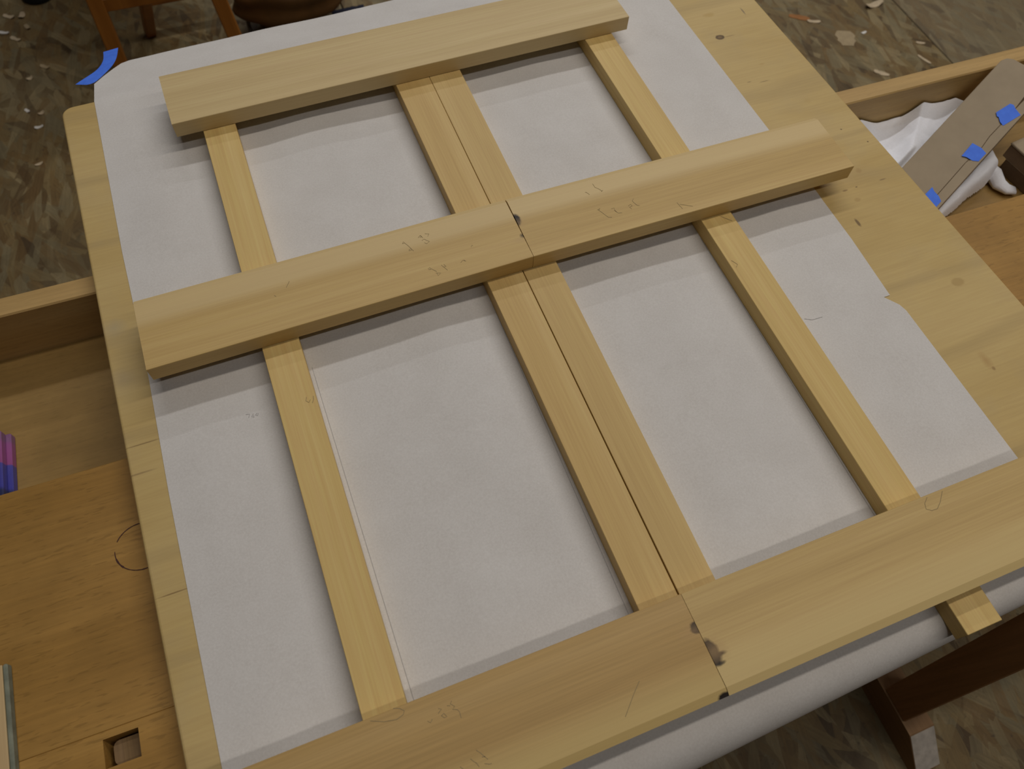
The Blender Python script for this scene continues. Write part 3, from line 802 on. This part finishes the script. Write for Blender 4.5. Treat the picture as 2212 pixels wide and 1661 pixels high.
# long cardboard box with three bits of blue tape, leaning from the tray onto the rail
M_card = plain('brown_cardboard', (0.375, 0.305, 0.215), 0.8, 0.15, 0.06, 25.0)
M_card2 = plain('brown_cardboard_edge', (0.22, 0.15, 0.09), 0.8, 0.15, 0.1, 60.0)
def cw(u, w, dz=0.0):
    x, y = u * 0.911 - w * 0.412, u * 0.412 + w * 0.911
    return (x, y, card_top(x, y) + dz)
def card_box():
    c0 = cw(1.19, 0.1125)
    r = empty('cardboard_box', (c0[0], c0[1], -0.114))
    tag(r, 'long flat brown cardboard box with blue tape, leaning on the tray rail', 'box')
    th = 0.014
    def rel(p): return (p[0] - c0[0], p[1] - c0[1], p[2] + 0.114)
    poly = [(1.03, 0.0707), (1.352, 0.0717), (1.352, 0.140), (1.348, 0.149), (1.339, 0.1538), (1.03, 0.1541)]
    n = len(poly)
    v = [rel(cw(u, w, -th)) for u, w in poly] + [rel(cw(u, w)) for u, w in poly]
    f = [tuple(reversed(range(n))), tuple(range(n, 2 * n))] + [(i, (i + 1) % n, n + (i + 1) % n, n + i) for i in range(n)]
    o = obj('body', v, f, M_card, (c0[0], c0[1], -0.114), r, bevel=0.0012)
    # narrow flap folded over the long side, lapping the lid along a ragged seam
    seam = [(1.04, 0.0852), (1.0871, 0.0850), (1.1466, 0.0861), (1.1517, 0.0835), (1.1834, 0.0833), (1.2072, 0.0858), (1.2315, 0.0843), (1.2688, 0.0850), (1.2932, 0.0842), (1.345, 0.0848)]
    fv = [rel(cw(u, w, 0.0012)) for u, w in seam] + [rel(cw(u, 0.0708, 0.0012)) for u, w in seam] + [rel(cw(u, 0.0700, -th * 0.9)) for u, w in seam] + [rel(cw(u, w, 0.0001)) for u, w in seam]
    k = len(seam)
    ff = []
    for i in range(k - 1):
        ff += [(i, i + 1, k + i + 1, k + i), (k + i, k + i + 1, 2 * k + i + 1, 2 * k + i), (i, 3 * k + i, 3 * k + i + 1, i + 1)]
    fp = obj('flap', fv, ff, M_card, (c0[0], c0[1], -0.114), r)
    # dark strip on the lid, painting in the shade along the torn seam
    nt_ = [(1.2932, 0.0842), (1.3300, 0.0880), (1.3300, 0.1000), (1.3050, 0.0900)]
    obj('seam_shade_strip', [rel(cw(u, w, 0.0006)) for u, w in [(1.05, 0.0853), (1.1466, 0.0862), (1.1834, 0.0836), (1.2072, 0.0860), (1.2688, 0.0852), (1.30, 0.0845)]] +
        [rel(cw(u, w, 0.0006)) for u, w in [(1.05, 0.0859), (1.1466, 0.0870), (1.1834, 0.0842), (1.2072, 0.0868), (1.2688, 0.0857), (1.30, 0.0880)]],
        [(i, i + 1, 7 + i, 6 + i) for i in range(5)], plain('seam_shadow_card', (0.10, 0.065, 0.035), 0.9, 0.1), (c0[0], c0[1], -0.114), r)
    for P in ([(1.2484, 0.1037), (1.2745, 0.0967), (1.2757, 0.0914), (1.2712, 0.0849), (1.2662, 0.073), (1.2341, 0.0819), (1.2372, 0.0892), (1.2436, 0.0961), (1.2431, 0.0984)],
              [(1.1516, 0.0979), (1.1805, 0.0988), (1.181, 0.0834), (1.1773, 0.0728), (1.1585, 0.0733), (1.1542, 0.0808), (1.1541, 0.0912)],
              [(1.0600, 0.0997), (1.0797, 0.0991), (1.0754, 0.0925), (1.0723, 0.0824), (1.0671, 0.0748), (1.0540, 0.0745)]):
        n = len(P)
        v = [rel(cw(u, w, 0.0013)) for u, w in P] + [rel(cw(u, w, 0.0017)) for u, w in P]
        f = [tuple(reversed(range(n))), tuple(range(n, 2 * n))] + [(i, (i + 1) % n, n + (i + 1) % n, n + i) for i in range(n)]
        t = obj('masking_tape', v, f, M_tape, (c0[0], c0[1], -0.114), r)
        t['label'] = 'torn bit of blue masking tape'
card_box()
# two cardboard offcuts stacked at the far end of the tray
for (z0, z1, x0, y0, lab) in ((-0.114, -0.086, 1.124, 0.482, 'brown cardboard block, lower of two stacked in the tray beside the cloth'), (-0.0858, -0.058, 1.118, 0.488, 'brown cardboard block, upper of two stacked in the tray beside the cloth')):
    r = empty('cardboard_block', (x0 + 0.06, y0 + 0.05, z0))
    tag(r, lab, 'box', 'cardboard blocks stacked in the tray')
    box('body', x0, x0 + 0.14, y0, y0 + 0.085, z0, z1 - 0.004, M_card2, r, 0.001, rotz=0.12)
    box('lid', x0 - 0.001, x0 + 0.141, y0 - 0.001, y0 + 0.086, z1 - 0.004, z1, M_card, r, 0.001, rotz=0.12)
# pink and blue packets standing in the tray at the other end
def packet(x, dz, lab):
    m, nt, b = new_mat('pink_and_blue_print', 0.35, 0.5)
    tc = nd(nt, 'ShaderNodeTexCoord')
    sx = nd(nt, 'ShaderNodeSeparateXYZ')
    lk(nt, tc.outputs['Object'], sx.inputs[0])
    n = noise_n(nt, tc.outputs['Object'], 25.0, 2)
    y = mth(nt, 'ADD', sx.outputs[1], mth(nt, 'MULTIPLY', sx.outputs[0], 0.25))
    mr = nd(nt, 'ShaderNodeMapRange', clamp=True)
    lk(nt, y, mr.inputs['Value'])
    mr.inputs['From Min'].default_value = -0.06
    mr.inputs['From Max'].default_value = 0.06
    c = ramp(nt, mr.outputs['Result'], [(0.0, (0.012, 0.018, 0.035)), (0.24, (0.03, 0.035, 0.11)), (0.28, (0.055, 0.055, 0.33)), (0.545, (0.08, 0.075, 0.37)), (0.56, (0.33, 0.085, 0.27)), (0.80, (0.30, 0.09, 0.27)), (0.84, (0.24, 0.11, 0.24))])
    c = mix(nt, 0.12, c, ramp(nt, n, [(0.3, 0.0), (0.7, 1.0)]), 'OVERLAY')
    lk(nt, c, b.inputs['Base Color'])
    v, f = boxv(-0.075, 0, -0.055, 0.052, 0, 0.012)
    # right edge creased
    o = obj('packet', v, f, m, (x, 0.5470, -0.1138 + dz), None, bevel=0.0015, rotz=-0.03)
    tag(o, lab, 'packet', 'packets lying in the tray')
packet(-0.4120, 0.0, 'glossy pink and blue packet, lower of the two in the tray')
packet(-0.4175, 0.0124, 'glossy pink and blue packet, upper of the two in the tray')

# ------------------------------------------------------------------ things standing on the floor behind
M_or = wood('orange_varnished_wood', ((0.27, 0.10, 0.016), (0.34, 0.13, 0.022), (0.40, 0.16, 0.03)), 'Z', 1.9, 0.4, 0.4, 20.0, 150.0, 0.08)
def beam(name, p, q, wx, wy, parent, mat):
    """square bar between two points (paper frame)"""
    p, q = Vector(p), Vector(q)
    d = (q - p).normalized()
    up = Vector((0, 0, 1)) if abs(d.z) < 0.8 else Vector((0, 1, 0))
    a = d.cross(up).normalized()
    b = a.cross(d).normalized()
    o = (p + q) / 2
    v = []
    for e in (p, q):
        for (s, t) in ((-1, -1), (1, -1), (1, 1), (-1, 1)):
            v.append(tuple(e + a * wx / 2 * s + b * wy / 2 * t - o))
    f = [(0, 3, 2, 1), (4, 5, 6, 7), (0, 1, 5, 4), (1, 2, 6, 5), (2, 3, 7, 6), (3, 0, 4, 7)]
    return obj(name, v, f, mat, tuple(o), parent, bevel=0.003)
def stool_with_shade_top():  # stool legs; far legs and long top are added, unseen, to shade the floor
    r = empty('stool_and_shade_top', (-0.16, 2.6, ZF))
    tag(r, 'orange-brown stool legs and stretchers behind, with an added unseen top shading the floor', 'stool')
    zt = ZF + 0.66
    L = {}
    for key, b0, t0 in (('fl', (-0.338, 2.205), (-0.305, 2.25)), ('fr', (0.015, 2.195), (-0.045, 2.25)), ('bl', (-0.338, 3.35), (-0.30, 3.30)), ('br', (0.015, 3.35), (-0.05, 3.30))):
        L[key] = (Vector((b0[0], b0[1], ZF)), Vector((t0[0], t0[1], zt)))
        beam('leg', L[key][0], L[key][1], 0.042, 0.036, r, M_or)
    def at(k, h): return L[k][0] + (L[k][1] - L[k][0]) * (h / 0.66)
    beam('stretcher', at('fl', 0.24), at('fr', 0.24), 0.024, 0.040, r, M_or)
    beam('stretcher', at('bl', 0.24), at('br', 0.24), 0.024, 0.040, r, M_or)
    mid0 = (at('fl', 0.12) * 0.62 + at('fr', 0.12) * 0.38)
    beam('stretcher', (-0.21, 2.42, ZF + 0.10), (0.0, 2.42, ZF + 0.10), 0.03, 0.03, r, M_or)
    beam('brace', at('fl', 0.24) * 0.6 + at('fr', 0.24) * 0.4, (-0.24, 2.40, ZF + 0.002), 0.03, 0.03, r, M_or)
    v, f = boxv(-0.26, 0.20, -0.40, 0.80, 0, 0.03)  # unseen top, put in only to darken the floor below
    obj('added_shade_top', v, f, M_or, (-0.16, 2.6, zt), r, bevel=0.004)
stool_with_shade_top()
# soft brown leather bag on the floor
def bag():
    r = empty('leather_bag', (0.205, 2.315, ZF))
    tag(r, 'slumped brown leather bag with folded sides, on the floor beside the orange stool', 'bag')
    v, f = [], []
    NU, NV = 40, 16
    for j in range(NV + 1):
        t = j / NV
        rr = (0.135 * math.sin(math.pi * (0.12 + 0.70 * t)) + 0.010) if t < 1 else 0.02
        zz = 0.20 * t
        fold = 0.008 * math.sin(t * 19.0)
        for i in range(NU):
            a = 2 * math.pi * i / NU
            w = 1 + 0.06 * math.sin(2 * a + t * 3) + 0.05 * math.sin(5 * a - t * 4)
            v.append((math.cos(a) * (rr + fold) * w * 1.1, math.sin(a) * (rr + fold) * w * 0.85, max(0.0, zz + 0.012 * math.sin(3 * a + 1) * t)))
    for j in range(NV):
        for i in range(NU):
            f.append((j * NU + i, j * NU + (i + 1) % NU, (j + 1) * NU + (i + 1) % NU, (j + 1) * NU + i))
    f.append(tuple(reversed(range(NU))))
    f.append(tuple(NV * NU + i for i in range(NU)))
    obj('body', v, f, plain('brown_leather', (0.10, 0.047, 0.014), 0.5, 0.35, 0.25, 14.0, 0.2), (0.205, 2.315, ZF), r, smooth=True)
    beam('strap', (0.060, 2.300, ZF + 0.004), (0.066, 2.42, ZF + 0.12), 0.012, 0.006, r, plain('grey_strap', (0.16, 0.15, 0.14), 0.7))
bag()
# black round cap on the floor
def cap():
    v, f = [], []
    n = 28
    prof = [(0.050, 0.0), (0.052, 0.010), (0.048, 0.028), (0.040, 0.034), (0.030, 0.030), (0.0, 0.030)]
    for (r_, z) in prof[:-1]:
        for i in range(n):
            a = 2 * math.pi * i / n
            v.append((r_ * math.cos(a), r_ * math.sin(a), z))
    for j in range(len(prof) - 2):
        for i in range(n):
            f.append((j * n + i, j * n + (i + 1) % n, (j + 1) * n + (i + 1) % n, (j + 1) * n + i))
    f.append(tuple(reversed(range(n))))
    f.append(tuple((len(prof) - 2) * n + i for i in range(n)))
    o = obj('round_cap', v, f, plain('black_rubber', (0.012, 0.013, 0.014), 0.6), (-0.552, 2.705, ZF), None, smooth=False)
    tag(o, 'small black round cap lying on the strand board floor', 'cap')
cap()
# dark blue rag edge beside the bag
def rag():
    v, f = [], []
    n = 14
    for j in range(n + 1):
        for i in range(n + 1):
            x, y = (i / n - 0.5) * 0.11, (j / n - 0.5) * 0.10
            e = min(i, j, n - i, n - j) / n
            v.append((x + 0.006 * noise.noise(Vector((j * 0.5, 0, 0))), y + 0.006 * noise.noise(Vector((i * 0.5, 3, 0))), 0.001 + min(1, e * 5) * (0.008 + 0.008 * noise.noise(Vector((x * 40, y * 40, 0))))))
    for j in range(n):
        for i in range(n):
            k = j * (n + 1) + i
            f.append((k, k + 1, k + n + 2, k + n + 1))
    o = obj('rag', v, f, plain('navy_cloth', (0.012, 0.014, 0.028), 0.9), (0.385, 2.285, ZF), None, smooth=True)
    tag(o, 'small dark navy rag on the floor next to the leather bag', 'rag')
rag()
# loose shavings and chips on the floor
def chip(x, y, L, Wd, ang, col, lab, grp, curl=0.3):
    n = 7
    v, f = [], []
    ca, sa = math.cos(ang), math.sin(ang)
    rnd = random.Random(int((x * 31 + y * 17) * 1000))
    for i in range(n):
        t = i / (n - 1) - 0.5
        w = Wd * (0.75 + 0.5 * rnd.random()) * (1 if 0 < i < n - 1 else 0.6)
        z = 0.0015 + curl * Wd * (2 * t) ** 2
        for s in (-0.5, 0.5):
            px, py = L * t, w * s
            v.append((px * ca - py * sa, px * sa + py * ca, z))
    for i in range(n - 1):
        f.append((2 * i, 2 * i + 1, 2 * i + 3, 2 * i + 2))
    m = len(v)
    v += [(a, b, max(0.0, c - 0.0014)) for a, b, c in v]
    f += [tuple(reversed([k + m for k in q])) for q in f]
    for i in range(n - 1):
        f.append((2 * i, 2 * i + 2, 2 * i + 2 + m, 2 * i + m))
        f.append((2 * i + 1, 2 * i + 1 + m, 2 * i + 3 + m, 2 * i + 3))
    f.append((0, m, m + 1, 1))
    f.append((m - 2, m - 1, 2 * m - 1, 2 * m - 2))
    o = obj('wood_chip', v, f, CH[col], (x, y, ZF), None)
    tag(o, lab, 'wood chip', grp)
CH = [plain('pale_shaving', (0.52, 0.42, 0.28), 0.7), plain('tan_chip', (0.36, 0.28, 0.165), 0.7), plain('white_chip', (0.72, 0.70, 0.66), 0.7), plain('orange_chip', (0.30, 0.13, 0.04), 0.7)]
chip(1.9140, 1.6700, 0.075, 0.060, 1.2, 1, 'broad squarish tan chip lying flat on the floor behind the tray', None, 0.0)
chip(2.1050, 1.7900, 0.070, 0.022, 0.1, 0, 'ragged pale curled shaving on the floor beside the panel seam', None, 0.5)
chip(1.8560, 1.7800, 0.045, 0.012, -0.4, 0, 'slim pale shaving on the floor near the plywood board edge', None, 0.2)
chip(1.9900, 1.6760, 0.020, 0.010, 0.2, 2, 'tiny bright white chip on the floor behind the tray', None, 0.1)
chip(2.1070, 1.4960, 0.052, 0.010, 1.9, 0, 'long pale splinter on the floor against the back of the tray rail', None, 0.1)
chip(2.1450, 1.5700, 0.030, 0.010, -0.5, 0, 'short pale splinter on the floor between the seam and the tray rail', None, 0.1)
chip(1.8200, 1.8150, 0.070, 0.020, -0.6, 3, 'orange-brown chip on the floor near the plywood board edge', None, 0.0)
chip(1.9300, 1.4850, 0.050, 0.016, -0.8, 0, 'pale rounded chip on the floor next to the tray rail', None, 0.1)
GL = 'pale shavings scattered on the floor past the board corner'
for (px, py, l, w, a, c) in ((-0.647, 2.621, 0.035, 0.014, 2.6, 0), (-0.609, 2.613, 0.026, 0.018, 1.2, 0), (-0.597, 2.550, 0.024, 0.014, 2.0, 1), (-0.668, 2.546, 0.034, 0.010, 2.7, 2), (-0.635, 2.503, 0.035, 0.012, 2.4, 0),
                             (-0.591, 2.142, 0.018, 0.012, 0.5, 0), (-0.610, 2.305, 0.018, 0.012, 0.4, 0), (-0.628, 2.164, 0.018, 0.009, 2.2, 2), (-0.563, 2.344, 0.030, 0.012, 2.5, 1), (-0.602, 2.085, 0.024, 0.010, 0.1, 2), (-0.615, 1.936, 0.022, 0.008, 0.3, 0)):
    chip(px, py, l, w, a, c, ('small pale wood shaving', 'small dull tan wood shaving', 'small whitish wood shaving')[c] + ' on the floor past the taped paper corner', GL)
